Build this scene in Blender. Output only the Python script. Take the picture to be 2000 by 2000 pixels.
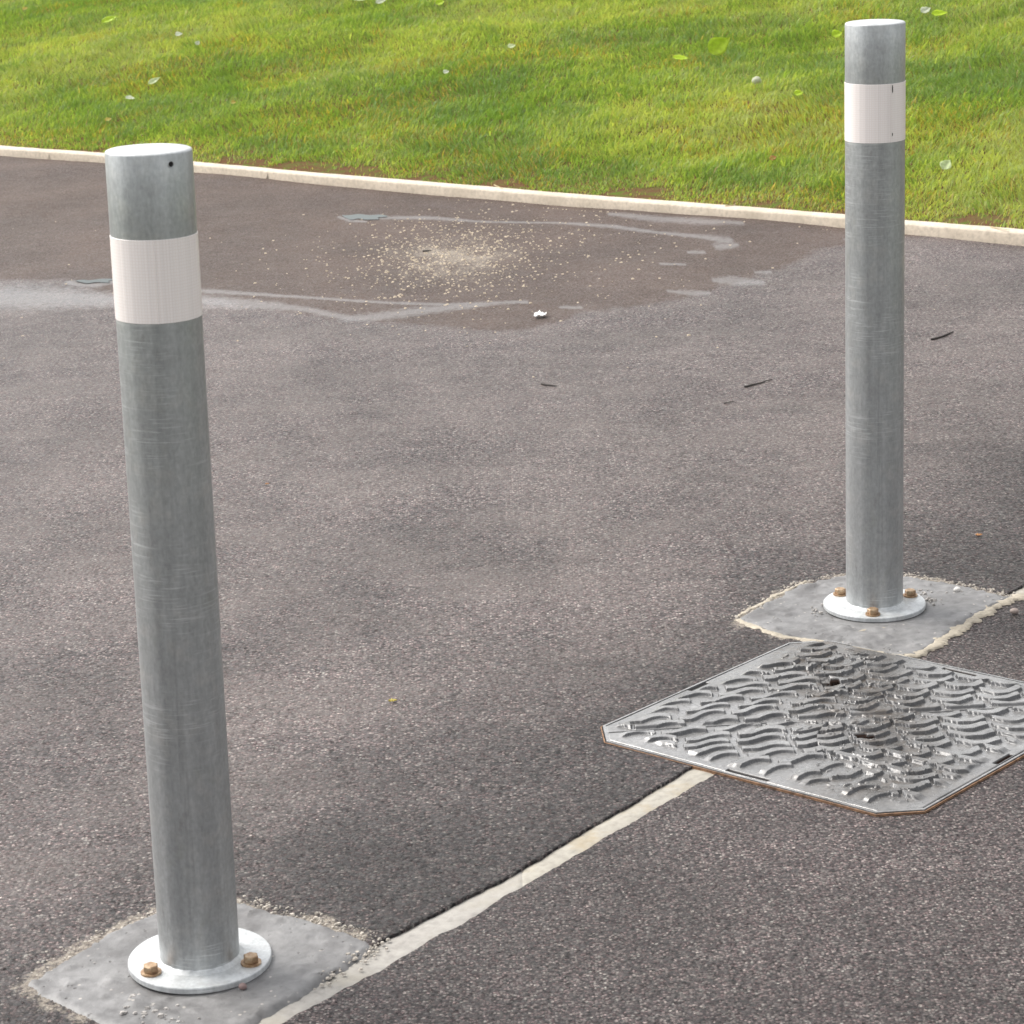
import bpy, bmesh, math, random
import numpy as np
from mathutils import Vector, Matrix, geometry as mgeo
for o in list(bpy.data.objects): bpy.data.objects.remove(o)
rng = np.random.default_rng(11); random.seed(5)
C = bpy.context.scene.collection
R = math.radians
# ---------------- camera ----------------
F, PITCH, ROLL, CH = 4834.143, 0.2663, -0.0494, 1.5424
fw = np.array([0, math.cos(PITCH), -math.sin(PITCH)]); up = np.array([0, math.sin(PITCH), math.cos(PITCH)]); rt = np.array([1., 0, 0])
cr, sr = math.cos(ROLL), math.sin(ROLL)
rt, up = cr*rt+sr*up, -sr*rt+cr*up
cam = bpy.data.cameras.new('camera'); co = bpy.data.objects.new('camera', cam); C.objects.link(co)
M = Matrix(((rt[0], up[0], -fw[0], 0), (rt[1], up[1], -fw[1], 0), (rt[2], up[2], -fw[2], CH), (0, 0, 0, 1)))
co.matrix_world = M
cam.sensor_width = 36; cam.lens = F/2000*36; cam.clip_end = 2000; cam.clip_start = .05
cam.dof.use_dof = True; cam.dof.focus_distance = 5.0; cam.dof.aperture_fstop = 20
bpy.context.scene.camera = co
# ---------------- world, sun, exposure ----------------
SE, SA = 50, -58          # sun elevation; azimuth measured from +Y (minus = to the left)
w = bpy.data.worlds.new('World'); bpy.context.scene.world = w; w.use_nodes = True
nt = w.node_tree; nt.nodes.clear()
wo = nt.nodes.new('ShaderNodeOutputWorld'); bg = nt.nodes.new('ShaderNodeBackground'); bg.inputs[1].default_value = 0.15
sk = nt.nodes.new('ShaderNodeTexSky'); sk.sky_type = 'NISHITA'; sk.sun_disc = False
sk.sun_elevation = R(SE); sk.sun_rotation = R(SA); sk.dust_density = 4; sk.ozone_density = 1
hs = nt.nodes.new('ShaderNodeHueSaturation'); hs.inputs['Saturation'].default_value = 0.12
nt.links.new(sk.outputs[0], hs.inputs['Color']); nt.links.new(hs.outputs[0], bg.inputs[0]); nt.links.new(bg.outputs[0], wo.inputs[0])
sl = bpy.data.lights.new('sun', 'SUN'); sl.energy = 1.0; sl.angle = R(25); sl.color = (1, .95, .86)
so = bpy.data.objects.new('sun', sl); C.objects.link(so)
sd = Vector((math.sin(R(SA))*math.cos(R(SE)), math.cos(R(SA))*math.cos(R(SE)), math.sin(R(SE))))
so.rotation_euler = sd.to_track_quat('Z', 'Y').to_euler()
vs = bpy.context.scene.view_settings; vs.view_transform = 'Standard'; vs.look = 'None'; vs.gamma = 1; vs.exposure = 1.08
# ---------------- helpers ----------------
def gp(px, py, z=0.):     # a point of the photograph's ground, in metres
    d = (px-1000)/F*rt-(py-1000)/F*up+fw; t = (z-CH)/d[2]
    return np.array([t*d[0], t*d[1]])
def hashn(ix, iy, s):
    n = np.sin(ix*127.1+iy*311.7+s*74.7)*43758.5453
    return n-np.floor(n)
def vnoise(x, y, s=0):
    x = np.asarray(x, float); y = np.asarray(y, float)
    ix, iy = np.floor(x), np.floor(y); fx, fy = x-ix, y-iy
    fx = fx*fx*(3-2*fx); fy = fy*fy*(3-2*fy)
    a, b, c, d = hashn(ix, iy, s), hashn(ix+1, iy, s), hashn(ix, iy+1, s), hashn(ix+1, iy+1, s)
    return (a+(b-a)*fx)*(1-fy)+(c+(d-c)*fx)*fy
def fbm(x, y, s=0, o=4):
    v, a, t = 0, .5, 0
    for i in range(o):
        v = v+a*vnoise(x*2**i, y*2**i, s+i*3.1); t += a; a *= .55
    return v/t
def sstep(a, b, x):
    t = np.clip((x-a)/(b-a), 0, 1); return t*t*(3-2*t)
def npmesh(name, V, quads=None, tris=None, mat=None, attrs=None, smooth=True, parent=None):
    me = bpy.data.meshes.new(name); V = np.asarray(V, np.float32).reshape(-1, 3)
    q = np.zeros((0, 4), int) if quads is None else np.asarray(quads).reshape(-1, 4)
    t = np.zeros((0, 3), int) if tris is None else np.asarray(tris).reshape(-1, 3)
    me.vertices.add(len(V)); me.vertices.foreach_set('co', V.ravel())
    L = np.concatenate([q.ravel(), t.ravel()]).astype(np.int32); me.loops.add(len(L)); me.loops.foreach_set('vertex_index', L)
    st = np.concatenate([np.arange(len(q))*4, len(q)*4+np.arange(len(t))*3]).astype(np.int32)
    me.polygons.add(len(st)); me.polygons.foreach_set('loop_start', st)
    me.polygons.foreach_set('use_smooth', np.full(len(st), smooth, bool))
    me.update(calc_edges=True); me.validate()
    for k, a in (attrs or {}).items():
        a = np.asarray(a, np.float32)
        if a.ndim == 1:
            at = me.attributes.new(k, 'FLOAT', 'POINT'); at.data.foreach_set('value', a)
        else:
            at = me.attributes.new(k, 'FLOAT_VECTOR', 'POINT'); at.data.foreach_set('vector', a.ravel())
    if mat: me.materials.append(mat)
    o = bpy.data.objects.new(name, me); C.objects.link(o); o.parent = parent
    return o
def grid_quads(n, m):
    i = np.arange(n-1)[:, None]*m+np.arange(m-1)[None]; i = i.ravel()
    return np.stack([i, i+m, i+m+1, i+1], 1)
def tag(o, label=None, cat=None, group=None, kind=None):
    for k, v in (('label', label), ('category', cat), ('group', group), ('kind', kind)):
        if v: o[k] = v
    return o
def empty(name, loc, rz=0):
    o = bpy.data.objects.new(name, None); o.empty_display_size = .05; C.objects.link(o); o.location = loc; o.rotation_euler.z = rz
    return o
def lathe(name, prof, mat, parent=None, n=96, sharp=35, loc=(0, 0, 0)):
    a = np.linspace(0, 2*np.pi, n, endpoint=False); V = []
    for r, z in prof: V += [(loc[0]+r*np.cos(t), loc[1]+r*np.sin(t), loc[2]+z) for t in a]
    q = []
    for k in range(len(prof)-1):
        for i in range(n): j = (i+1) % n; q.append((k*n+i, k*n+j, (k+1)*n+j, (k+1)*n+i))
    me = bpy.data.meshes.new(name); f = list(q)
    if prof[-1][0] > 1e-6: f.append(tuple((len(prof)-1)*n+i for i in range(n)))
    if prof[0][0] > 1e-6: f.append(tuple(reversed(range(n))))
    me.from_pydata(V, [], f); me.polygons.foreach_set('use_smooth', [True]*len(me.polygons))
    me.set_sharp_from_angle(angle=R(sharp)); me.materials.append(mat)
    o = bpy.data.objects.new(name, me); C.objects.link(o); o.parent = parent
    return o
# ---------------- material helper ----------------
class NT:
    def __init__(s, name):
        s.m = bpy.data.materials.new(name); s.m.use_nodes = True; s.t = s.m.node_tree; s.t.nodes.clear()
        s.out = s.t.nodes.new('ShaderNodeOutputMaterial'); s.b = s.t.nodes.new('ShaderNodeBsdfPrincipled')
        s.t.links.new(s.b.outputs[0], s.out.inputs[0]); s.pos = s.n('ShaderNodeTexCoord').outputs['Object']
    def n(s, typ, **k):
        nd = s.t.nodes.new(typ)
        for a, v in k.items(): setattr(nd, a, v)
        return nd
    def set(s, sock, v):
        if isinstance(v, bpy.types.NodeSocket): s.t.links.new(v, sock)
        elif isinstance(v, (tuple, list)) and len(v) == 3 and sock.type == 'RGBA': sock.default_value = (*v, 1)
        else: sock.default_value = v
    def bs(s, **k):
        for a, v in k.items(): s.set(s.b.inputs[a.replace('_', ' ')], v)
    def scl(s, vec, sc):
        m = s.n('ShaderNodeMapping'); s.set(m.inputs[0], vec); m.inputs['Scale'].default_value = sc; return m.outputs[0]
    def noise(s, scale, detail=3, rough=.55, vec=None, col=False):
        n = s.n('ShaderNodeTexNoise'); s.set(n.inputs['Vector'], vec or s.pos); n.inputs['Scale'].default_value = scale
        n.inputs['Detail'].default_value = detail; n.inputs['Roughness'].default_value = rough
        return n.outputs[1 if col else 0]
    def voro(s, scale, vec=None, feature='F1', rnd=1, dim='3D'):
        n = s.n('ShaderNodeTexVoronoi', feature=feature, voronoi_dimensions=dim); s.set(n.inputs['Vector'], vec or s.pos)
        n.inputs['Scale'].default_value = scale; n.inputs['Randomness'].default_value = rnd; return n
    def ramp(s, f, stops, interp='LINEAR'):
        n = s.n('ShaderNodeValToRGB'); n.color_ramp.interpolation = interp; s.set(n.inputs[0], f); e = n.color_ramp.elements
        while len(e) < len(stops): e.new(.5)
        for x, (p, c) in zip(e, stops):
            x.position = p; x.color = (c, c, c, 1) if isinstance(c, (int, float)) else (*c, 1)
        return n.outputs[0]
    def mix(s, f, a, b, mode='MIX'):
        n = s.n('ShaderNodeMix', data_type='RGBA', blend_type=mode); s.set(n.inputs[0], f); s.set(n.inputs[6], a); s.set(n.inputs[7], b); return n.outputs[2]
    def mat(s, op, a, b=0., c=0., clamp=False):
        n = s.n('ShaderNodeMath', operation=op, use_clamp=clamp); s.set(n.inputs[0], a); s.set(n.inputs[1], b); s.set(n.inputs[2], c); return n.outputs[0]
    def vm(s, op, a, b):
        n = s.n('ShaderNodeVectorMath', operation=op); s.set(n.inputs[0], a)
        if isinstance(b, tuple): n.inputs[1].default_value = b
        else: s.set(n.inputs[1], b)
        return n.outputs[0]
    def attr(s, name, vec=False):
        n = s.n('ShaderNodeAttribute', attribute_name=name); return n.outputs['Vector' if vec else 'Fac']
    def bump(s, h, dist, strength=1., normal=None):
        n = s.n('ShaderNodeBump'); s.set(n.inputs['Height'], h); n.inputs['Distance'].default_value = dist; s.set(n.inputs['Strength'], strength)
        if normal: s.set(n.inputs['Normal'], normal)
        return n.outputs[0]
def tarmac_mat(name, scale, tone, masks=False):
    T = NT(name)
    v = T.voro(scale, dim='2D', rnd=.95); cell = v.outputs['Color']; dist = v.outputs['Distance']
    sep = T.n('ShaderNodeSeparateColor'); T.set(sep.inputs[0], cell); r_, g_, b_ = sep.outputs[:3]
    stone = T.ramp(r_, [(0, (.022, .018, .018)), (.25, (.048, .040, .040)), (.50, (.090, .077, .074)), (.75, (.148, .130, .124)), (.92, (.215, .195, .184)), (1, (.37, .345, .32))])
    tint = T.ramp(g_, [(0, (1.08, .94, .95)), (.5, (1, .98, .96)), (1, (.94, 1.01, .97))])
    stone = T.mix(1, stone, tint, 'MULTIPLY')
    binder = T.ramp(T.noise(scale*2.2, 2), [(.3, (.018, .015, .016)), (.8, (.042, .036, .037))])
    edge = T.mat('MULTIPLY', T.ramp(dist, [(.36, 0.), (.55, 1.)]), .75)
    col = T.mix(edge, stone, binder)
    big = T.noise(1.6, 4, .6); mid = T.noise(11, 3)
    tonev = T.mat('MULTIPLY', T.ramp(big, [(.32, .74), (.68, 1.28)]), T.ramp(mid, [(.3, .84), (.7, 1.17)]))
    tc = T.n('ShaderNodeCombineXYZ'); [T.set(tc.inputs[i], T.mat('MULTIPLY', tonev, tone*kk)) for i, kk in enumerate((1.01, .978, .992))]
    col = T.mix(1, col, tc.outputs[0], 'MULTIPLY')
    # fine surface: rounded stones with facets turned every way
    geo = T.n('ShaderNodeNewGeometry').outputs['Normal']
    tilt = T.vm('MULTIPLY', T.vm('SUBTRACT', cell, (.5, .5, .5)), (.85, .85, 0))
    rough = T.mat('ADD', T.mat('MULTIPLY', b_, .3), .42)
    gr_ = T.noise(scale*.8, 3, .7); h = T.mat('ADD', T.mat('MULTIPLY', T.mat('SUBTRACT', 1., dist), .25), T.mat('MULTIPLY', gr_, 1.3))
    v2 = T.voro(scale*2.3, dim='2D', rnd=1.); s2 = T.n('ShaderNodeSeparateColor'); T.set(s2.inputs[0], v2.outputs['Color'])
    col = T.mix(1, col, T.ramp(s2.outputs[0], [(0, (.55, .52, .54)), (.5, (.98, .97, .96)), (.85, (1.2, 1.18, 1.15)), (1, (1.9, 1.85, 1.8))]), 'MULTIPLY')
    pit_shade = T.ramp(T.noise(scale*.62, 3, .65), [(.38, .16), (.49, 1.)]); col = T.mix(1, col, pit_shade, 'MULTIPLY')  # shade of the small pits painted into the colour as dark specks
    tilt = T.vm('ADD', tilt, T.vm('MULTIPLY', T.vm('SUBTRACT', v2.outputs['Color'], (.5, .5, .5)), (.45, .45, 0)))
    if masks:
        fr = T.attr('fresh'); fs = T.n('ShaderNodeCombineXYZ'); ff = T.mat('SUBTRACT', 1., T.mat('MULTIPLY', fr, .50)); [T.set(fs.inputs[i], ff) for i in range(3)]
        col = T.mix(1, col, fs.outputs[0], 'MULTIPLY')
        dusty = T.mat('MULTIPLY', T.mat('SUBTRACT', 1., fr), T.ramp(T.noise(3.1, 5, .65), [(.35, .0), (.65, .32)])); col = T.mix(dusty, col, (.19, .16, .145))
    k = 1.
    if masks:
        silt = T.attr('silt'); wet = T.attr('wet'); dry = T.attr('dust')
        sn = T.noise(9, 5, .65); sf = T.mat('MULTIPLY', silt, T.ramp(sn, [(.25, .72), (.75, 1.)]))
        grain = T.ramp(T.noise(150, 2), [(.3, (.045, .027, .021)), (.55, (.072, .049, .037)), (.75, (.145, .108, .082))])
        streaks = T.ramp(T.noise(2.2, 4, .6, T.scl(T.pos, (1, .6, 1))), [(.35, .8), (.7, 1.35)])
        sc3 = T.n('ShaderNodeCombineXYZ'); [T.set(sc3.inputs[i], streaks) for i in range(3)]
        grain = T.mix(1, grain, sc3.outputs[0], 'MULTIPLY')
        col = T.mix(T.mat('MULTIPLY', sf, .88), col, grain)
        dm = T.ramp(T.mat('ADD', dry, T.mat('MULTIPLY', T.mat('SUBTRACT', T.noise(130, 3, .7), .5), 1.2)), [(.28, 0.), (.50, 1.)]); dm = T.mat('MULTIPLY', dm, T.ramp(dry, [(.03, 0.), (.2, .75)])); col = T.mix(dm, col, T.mix(r_, (.20, .17, .135), (.40, .35, .29)))
        wf = T.ramp(T.mat('ADD', wet, T.mat('MULTIPLY', T.mat('SUBTRACT', T.noise(34, 5, .7), .5), 1.6)), [(.25, 0.), (.85, 1.)])
        wf = T.mat('MULTIPLY', wf, T.ramp(wet, [(.02, 0.), (.15, 1.)]))
        col = T.mix(wf, col, T.mix(.25, col, (.17, .168, .17)))
        tilt = T.vm('MULTIPLY', tilt, T.mix(wf, (1, 1, 1), (.45, .45, .45)))
        tilt = T.vm('MULTIPLY', tilt, T.mix(sf, (1, 1, 1), (.5, .5, .5)))
        rough = T.mat('ADD', T.mat('MULTIPLY', rough, T.mat('SUBTRACT', 1., wf)), T.mat('MULTIPLY', wf, .40))
        rough = T.mat('ADD', rough, T.mat('MULTIPLY', sf, .12)); sf = T.mat('MULTIPLY', sf, T.mat('SUBTRACT', 1., wf))
        k = T.mat('MULTIPLY', T.mat('SUBTRACT', 1., T.mat('MULTIPLY', wf, .55)), T.mat('SUBTRACT', 1., T.mat('MULTIPLY', sf, .4)))
    nn = T.n('ShaderNodeVectorMath', operation='NORMALIZE'); T.set(nn.inputs[0], T.vm('ADD', geo, tilt))
    T.bs(Base_Color=col, Roughness=rough, Normal=T.bump(h, .0030, k, nn.outputs[0])); T.set(T.b.inputs['Specular IOR Level'], T.mat('ADD', T.mat('SUBTRACT', .24, T.mat('MULTIPLY', sf, .12)), T.mat('MULTIPLY', wf, .30)) if masks else .24)
    return T.m
def concrete_mat(name, base, dark, scale=1., rough=.75, pits=True, blotch=None):
    T = NT(name)
    n1 = T.noise(7*scale, 5, .65); n2 = T.noise(60*scale, 4, .6)
    col = T.ramp(n1, [(.3, dark), (.7, base)])
    g = T.ramp(n2, [(.25, .72), (.5, 1.), (.8, 1.2)])
    col = T.mix(1, col, g, 'MULTIPLY')
    h = T.mat('ADD', T.mat('MULTIPLY', n1, .6), n2)
    if pits:
        v = T.voro(75*scale); pit = T.ramp(v.outputs['Distance'], [(.10, 1.), (.22, 0.)])
        sel = T.mat('GREATER_THAN', T.noise(20*scale, 1), .56); pit = T.mat('MULTIPLY', pit, sel)
        col = T.mix(T.mat('MULTIPLY', pit, .7), col, (.07, .062, .055)); h = T.mat('SUBTRACT', h, T.mat('MULTIPLY', pit, 1.))
        lt = T.mat('MULTIPLY', T.ramp(T.voro(52*scale).outputs['Distance'], [(.08, 1.), (.16, 0.)]), T.mat('GREATER_THAN', T.noise(13*scale, 1), .55))
        col = T.mix(T.mat('MULTIPLY', lt, .6), col, (.55, .50, .44))
    if blotch:
        bn = T.ramp(T.noise(blotch[0], 4, .6), [(.5, 0.), (.66, 1.)]); col = T.mix(T.mat('MULTIPLY', bn, .7), col, blotch[1])
    T.bs(Base_Color=col, Roughness=rough, Normal=T.bump(h, .0022, .8)); return T.m
def plain_mat(name, col, rough=.6, metal=0., var=.15, scale=60, bump=.0004):
    T = NT(name); n = T.noise(scale, 4)
    c = T.mix(1, col, T.ramp(n, [(.3, 1-var), (.7, 1+var)]), 'MULTIPLY')
    T.bs(Base_Color=c, Roughness=rough, Metallic=metal, Normal=T.bump(n, bump)); return T.m
def galv_mat(name, base=.40, metal=.55):
    T = NT(name)
    st = T.scl(T.pos, (1, 1, .16)); a = T.noise(38, 4, .6, st); b = T.noise(26, 5, .65); c = T.noise(240, 3, .6, T.scl(T.pos, (1, 1, .35)))
    col = T.ramp(b, [(.28, (base*.90, base*.91, base*.91)), (.5, (base*.98, base*1.01, base*1.02)), (.72, (base*1.14, base*1.15, base*1.13))])
    col = T.mix(1, col, T.ramp(a, [(.25, .90), (.75, 1.09)]), 'MULTIPLY')
    fine = T.noise(75, 3, .6, T.scl(T.pos, (1, 1, .02))); col = T.mix(1, col, T.ramp(fine, [(.32, .92), (.5, 1.), (.72, 1.06)]), 'MULTIPLY')
    wide = T.noise(17, 2, .5, T.scl(T.pos, (1, 1, .03))); col = T.mix(1, col, T.ramp(wide, [(.35, .90), (.65, 1.08)]), 'MULTIPLY')
    spang = T.voro(210); ss = T.n('ShaderNodeSeparateColor'); T.set(ss.inputs[0], spang.outputs['Color']); col = T.mix(1, col, T.ramp(ss.outputs[0], [(0, .95), (1, 1.05)]), 'MULTIPLY')
    col = T.mix(1, col, T.ramp(c, [(.3, .90), (.7, 1.10)]), 'MULTIPLY')
    # greenish and brownish stains, rubbed scratches lying across the tube
    stn = T.ramp(T.noise(15, 4, .7, T.scl(T.pos, (1.4, 1.4, .7))), [(.60, 0.), (.74, 1.)])
    col = T.mix(T.mat('MULTIPLY', stn, .30), col, (.33, .33, .27))
    st2 = T.ramp(T.noise(34, 4, .7, T.scl(T.pos, (1.3, 1.3, .5))), [(.62, 0.), (.72, 1.)])
    col = T.mix(T.mat('MULTIPLY', st2, .28), col, (.16, .135, .125))
    run = T.ramp(T.noise(60, 3, .6, T.scl(T.pos, (1, 1, .03))), [(.60, 0.), (.72, 1.)])
    col = T.mix(T.mat('MULTIPLY', run, .25), col, (.17, .17, .17))
    scr = T.mat('MULTIPLY', T.ramp(T.noise(34, 3, .7, T.scl(T.pos, (.5, .5, 10))), [(.54, 0.), (.64, 1.)]), T.ramp(T.noise(6, 3), [(.50, 0.), (.60, 1.)]))
    col = T.mix(T.mat('MULTIPLY', scr, .65), col, (.68, .70, .70))
    rough = T.ramp(b, [(.3, .50), (.7, .38)])
    T.bs(Base_Color=col, Roughness=rough, Metallic=metal, Normal=T.bump(T.mat('ADD', T.mat('MULTIPLY', c, .3), b), .0008, .5)); return T.m
def band_mat():
    T = NT('reflective_sheeting')
    sp = T.n('ShaderNodeSeparateXYZ'); T.set(sp.inputs[0], T.pos)
    ang = T.mat('ARCTAN2', sp.outputs[1], sp.outputs[0])
    uv = T.n('ShaderNodeCombineXYZ'); T.set(uv.inputs[0], T.mat('MULTIPLY', ang, .0577)); T.set(uv.inputs[1], sp.outputs[2])
    v = T.voro(240, uv.outputs[0], 'DISTANCE_TO_EDGE', .15, '2D'); e = T.ramp(v.outputs['Distance'], [(.0, 0.), (.12, 1.)])
    col = T.mix(e, (.86, .76, .71), (.94, .87, .84))
    vs_ = T.noise(1, 3, .7, T.scl(uv.outputs[0], (170, .1, 1))); col = T.mix(1, col, T.ramp(vs_, [(.3, .93), (.7, 1.06)]), 'MULTIPLY')
    d = T.ramp(T.noise(30, 4, .7), [(.62, 0.), (.75, 1.)]); col = T.mix(T.mat('MULTIPLY', d, .18), col, (.45, .42, .38))
    T.bs(Base_Color=col, Roughness=.34, Normal=T.bump(e, .0002, .5)); T.b.inputs['Coat Weight'].default_value = .3; T.b.inputs['Coat Roughness'].default_value = .2
    return T.m
def brass_mat():
    T = NT('yellow_zinc'); n = T.noise(90, 4, .7); c = T.ramp(n, [(.3, (.20, .11, .07)), (.5, (.36, .24, .14)), (.75, (.52, .42, .30))])
    T.bs(Base_Color=c, Metallic=.55, Roughness=.48, Normal=T.bump(n, .0008)); return T.m
def cover_mat():
    T = NT('cover_metal')
    n1 = T.noise(14, 5, .65); n2 = T.noise(120, 4, .65); n3 = T.noise(45, 4, .7)
    col = T.ramp(n1, [(.3, (.165, .163, .162)), (.7, (.37, .367, .364))])
    col = T.mix(1, col, T.ramp(n2, [(.25, .68), (.55, 1.), (.8, 1.3)]), 'MULTIPLY')
    gr = T.attr('grime'); g2 = T.mat('MULTIPLY', gr, T.ramp(n3, [(.3, .35), (.65, 1.)]))
    g2 = T.mat('MULTIPLY', gr, T.ramp(T.noise(28, 5, .75), [(.34, .25), (.60, 1.)])); col = T.mix(T.mat('MULTIPLY', g2, .95), col, T.ramp(n3, [(.3, (.045, .040, .036)), (.7, (.13, .108, .090))]))
    wh = T.ramp(T.noise(190, 2, .7), [(.66, 0.), (.72, 1.)]); col = T.mix(T.mat('MULTIPLY', wh, .5), col, (.62, .62, .60))
    col = T.mix(T.mat('MULTIPLY', T.attr('side'), .78), col, (.055, .055, .058))  # steep rib sides painted dark in place of their shade
    col = T.mix(T.attr('hole'), col, (.018, .012, .010))
    tar = T.ramp(T.noise(85, 3, .7), [(.63, 0.), (.68, 1.)]); tar = T.mat('MULTIPLY', tar, T.mat('ADD', T.mat('MULTIPLY', gr, .8), .2)); col = T.mix(tar, col, (.035, .034, .034))
    nh = T.mat('SUBTRACT', 1., T.attr('hole'))
    T.bs(Base_Color=col, Metallic=T.mat('MULTIPLY', nh, .35), Specular_IOR_Level=T.mat('MULTIPLY', nh, .5), Roughness=T.mat('SUBTRACT', 1., T.mat('MULTIPLY', nh, T.ramp(n3, [(.3, .80), (.7, .60)]))), Normal=T.bump(T.mat('ADD', T.mat('MULTIPLY', n2, .5), T.mat('MULTIPLY', n3, .6)), .0012, .7)); return T.m
def grass_mat():
    T = NT('grass_blades'); c = T.attr('tint', True)
    df = T.b; T.bs(Base_Color=c, Roughness=.5); df.inputs['Specular IOR Level'].default_value = .2
    tr = T.n('ShaderNodeBsdfTranslucent'); T.set(tr.inputs[0], T.mix(1, c, (1.25, 1.2, .5), 'MULTIPLY'))
    mx = T.n('ShaderNodeMixShader'); mx.inputs[0].default_value = .48
    T.t.links.new(df.outputs[0], mx.inputs[1]); T.t.links.new(tr.outputs[0], mx.inputs[2]); T.t.links.new(mx.outputs[0], T.out.inputs[0]); return T.m
def leaf_mat(name, col, trans=.35):
    T = NT(name); n = T.noise(70, 4); c = T.mix(1, col, T.ramp(n, [(.3, .8), (.7, 1.15)]), 'MULTIPLY')
    T.bs(Base_Color=c, Roughness=.45, Normal=T.bump(n, .001)); tr = T.n('ShaderNodeBsdfTranslucent'); T.set(tr.inputs[0], c)
    mx = T.n('ShaderNodeMixShader'); mx.inputs[0].default_value = trans
    T.t.links.new(T.b.outputs[0], mx.inputs[1]); T.t.links.new(tr.outputs[0], mx.inputs[2]); T.t.links.new(mx.outputs[0], T.out.inputs[0]); return T.m
MT = dict(rear=tarmac_mat('tarmac_coarse', 172, 1.38, True), front=tarmac_mat('tarmac_fine', 215, 1.06),
    pad=concrete_mat('pad_concrete', (.215, .210, .208), (.12, .117, .116), 1., .55, True, (9, (.085, .080, .078))), mortar=concrete_mat('mortar', (.42, .37, .29), (.27, .235, .185), 2),
    edging=concrete_mat('edging_stone', (.37, .345, .295), (.28, .255, .215), 1, .7, False, (16, (.30, .245, .16))),
    kerb=concrete_mat('kerb_stone', (.60, .515, .41), (.50, .425, .33), 1, .7, False, (6, (.45, .38, .29))),
    galv=galv_mat('galvanised_steel', .415, .62), plate=galv_mat('galvanised_plate', .50, .2), band=band_mat(), brass=brass_mat(), cover=cover_mat(),
    rust=plain_mat('rusty_iron', (.26, .145, .08), .8, 0, .5, 80, .001), dark=plain_mat('dark_hollow', (.012, .011, .011), .9), grass=grass_mat())
# ---------------- the ground ----------------
BK = np.array([(-1.2, 2.03), (-.391, 3.074), (-.224, 3.302), (-.159, 3.379), (-.027, 3.526), (.065, 3.652), (.127, 3.732), (.274, 3.928), (1.047, 4.871), (4.5, 9.08)])
FR = np.array([(-1.2, 1.98), (-.315, 3.11), (-.232, 3.204), (-.098, 3.372), (-.001, 3.499), (.124, 3.664), (.137, 3.677), (.315, 3.899), (.752, 4.439), (.802, 4.514), (.921, 4.686), (1.033, 4.805), (4.5, 8.97)])
def yb(x): return np.where(x < -1.2, 2.03+(x+1.2)*1.29, np.interp(x, BK[:, 0], BK[:, 1]))
def yf(x): return np.where(x < -1.2, 1.98+(x+1.2)*1.28, np.interp(x, FR[:, 0], FR[:, 1]))
def rag(x, s, a): return a*((fbm(x*28, x*0, s, 4)-.5)*2+(fbm(x*120, x*0+3, s+9, 2)-.5)*.7)
KB = np.array([(-6.2, 17.0), (-3.4, 14.35), (-2.685, 13.50), (-2.03, 12.93), (-1.5, 12.36), (-.9, 11.74), (-.253, 11.12), (.321, 10.56), (.75, 10.17), (1.265, 9.70), (1.545, 9.40), (1.932, 9.04), (2.6, 8.42), (5.2, 6.0)])
KB[1:-1, 1] = np.convolve(KB[:, 1], [.25, .5, .25], 'same')[1:-1]*0.25+KB[1:-1, 1]*.75 if False else KB[1:-1, 1]
def yk(x): return np.interp(x, KB[:, 0], KB[:, 1])
# base sheet to the horizon
T = NT('far_ground'); T.bs(Base_Color=T.ramp(T.noise(.4, 5), [(.3, (.05, .075, .02)), (.7, (.09, .13, .03))]), Roughness=.9)
s = 400.; tag(npmesh('ground', [(-s, -s, -.05), (s, -s, -.05), (s, s, -.05), (-s, s, -.05)], [(0, 1, 2, 3)], mat=T.m), kind='structure')
def polydist(x, y, poly, sy):   # signed distance (metres across, depth squeezed by sy); positive inside
    P = np.asarray(poly, float)*[1, sy]; Y = y*sy; d = np.full(x.shape, 1e9); ins = np.zeros(x.shape, bool)
    for i in range(len(P)):
        a, b = P[i], P[(i+1) % len(P)]; e = b-a; t = np.clip(((x-a[0])*e[0]+(Y-a[1])*e[1])/(e@e+1e-12), 0, 1)
        d = np.minimum(d, np.hypot(x-a[0]-t*e[0], Y-a[1]-t*e[1]))
        c = ((a[1] > Y) != (b[1] > Y)); ins ^= c & (x < (b[0]-a[0])*(Y-a[1])/(b[1]-a[1]+1e-12)+a[0])
    return np.where(ins, d, -d)
def linedist(x, y, pts, sy):
    P = np.asarray(pts, float); Y = y*sy; best = np.full(x.shape, 1e9)
    for a, b in zip(P[:-1], P[1:]):
        ax, ay, bx, by = a[0], a[1]*sy, b[0], b[1]*sy; ex, ey = bx-ax, by-ay
        t = np.clip(((x-ax)*ex+(Y-ay)*ey)/(ex*ex+ey*ey+1e-12), 0, 1); w_ = a[2]+(b[2]-a[2])*t
        best = np.minimum(best, np.hypot(x-ax-t*ex, Y-ay-t*ey)/w_)
    return best
xs = np.concatenate([np.arange(-6, -1.6, .03), np.arange(-1.6, -.9, .012), np.arange(-.9, 1.45, .004), np.arange(1.45, 2.4, .012), np.arange(2.4, 5, .03)])
u = np.linspace(0, 1, 620)
X = np.repeat(xs[:, None], len(u), 1); Y0 = (yb(xs)+rag(xs, 1, .006))[:, None]; Y = Y0+(np.maximum(yk(xs)+.1, yb(xs)+.02)[:, None]-Y0)*u
SY = .17
silt_poly = [gp(*p) for p in [(-300, 555), (0, 562), (110, 556), (210, 578), (400, 596), (560, 618), (662, 637), (770, 650), (890, 655), (1035, 641), (1190, 616), (1330, 590), (1449, 556), (1560, 520), (1625, 484), (1662, 462), (1740, 458), (2060, 470), (2000, 400), (600, 250), (-300, 240)]]
wn = (fbm(X*3, Y*1.2, 4, 5)-.5)
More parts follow.
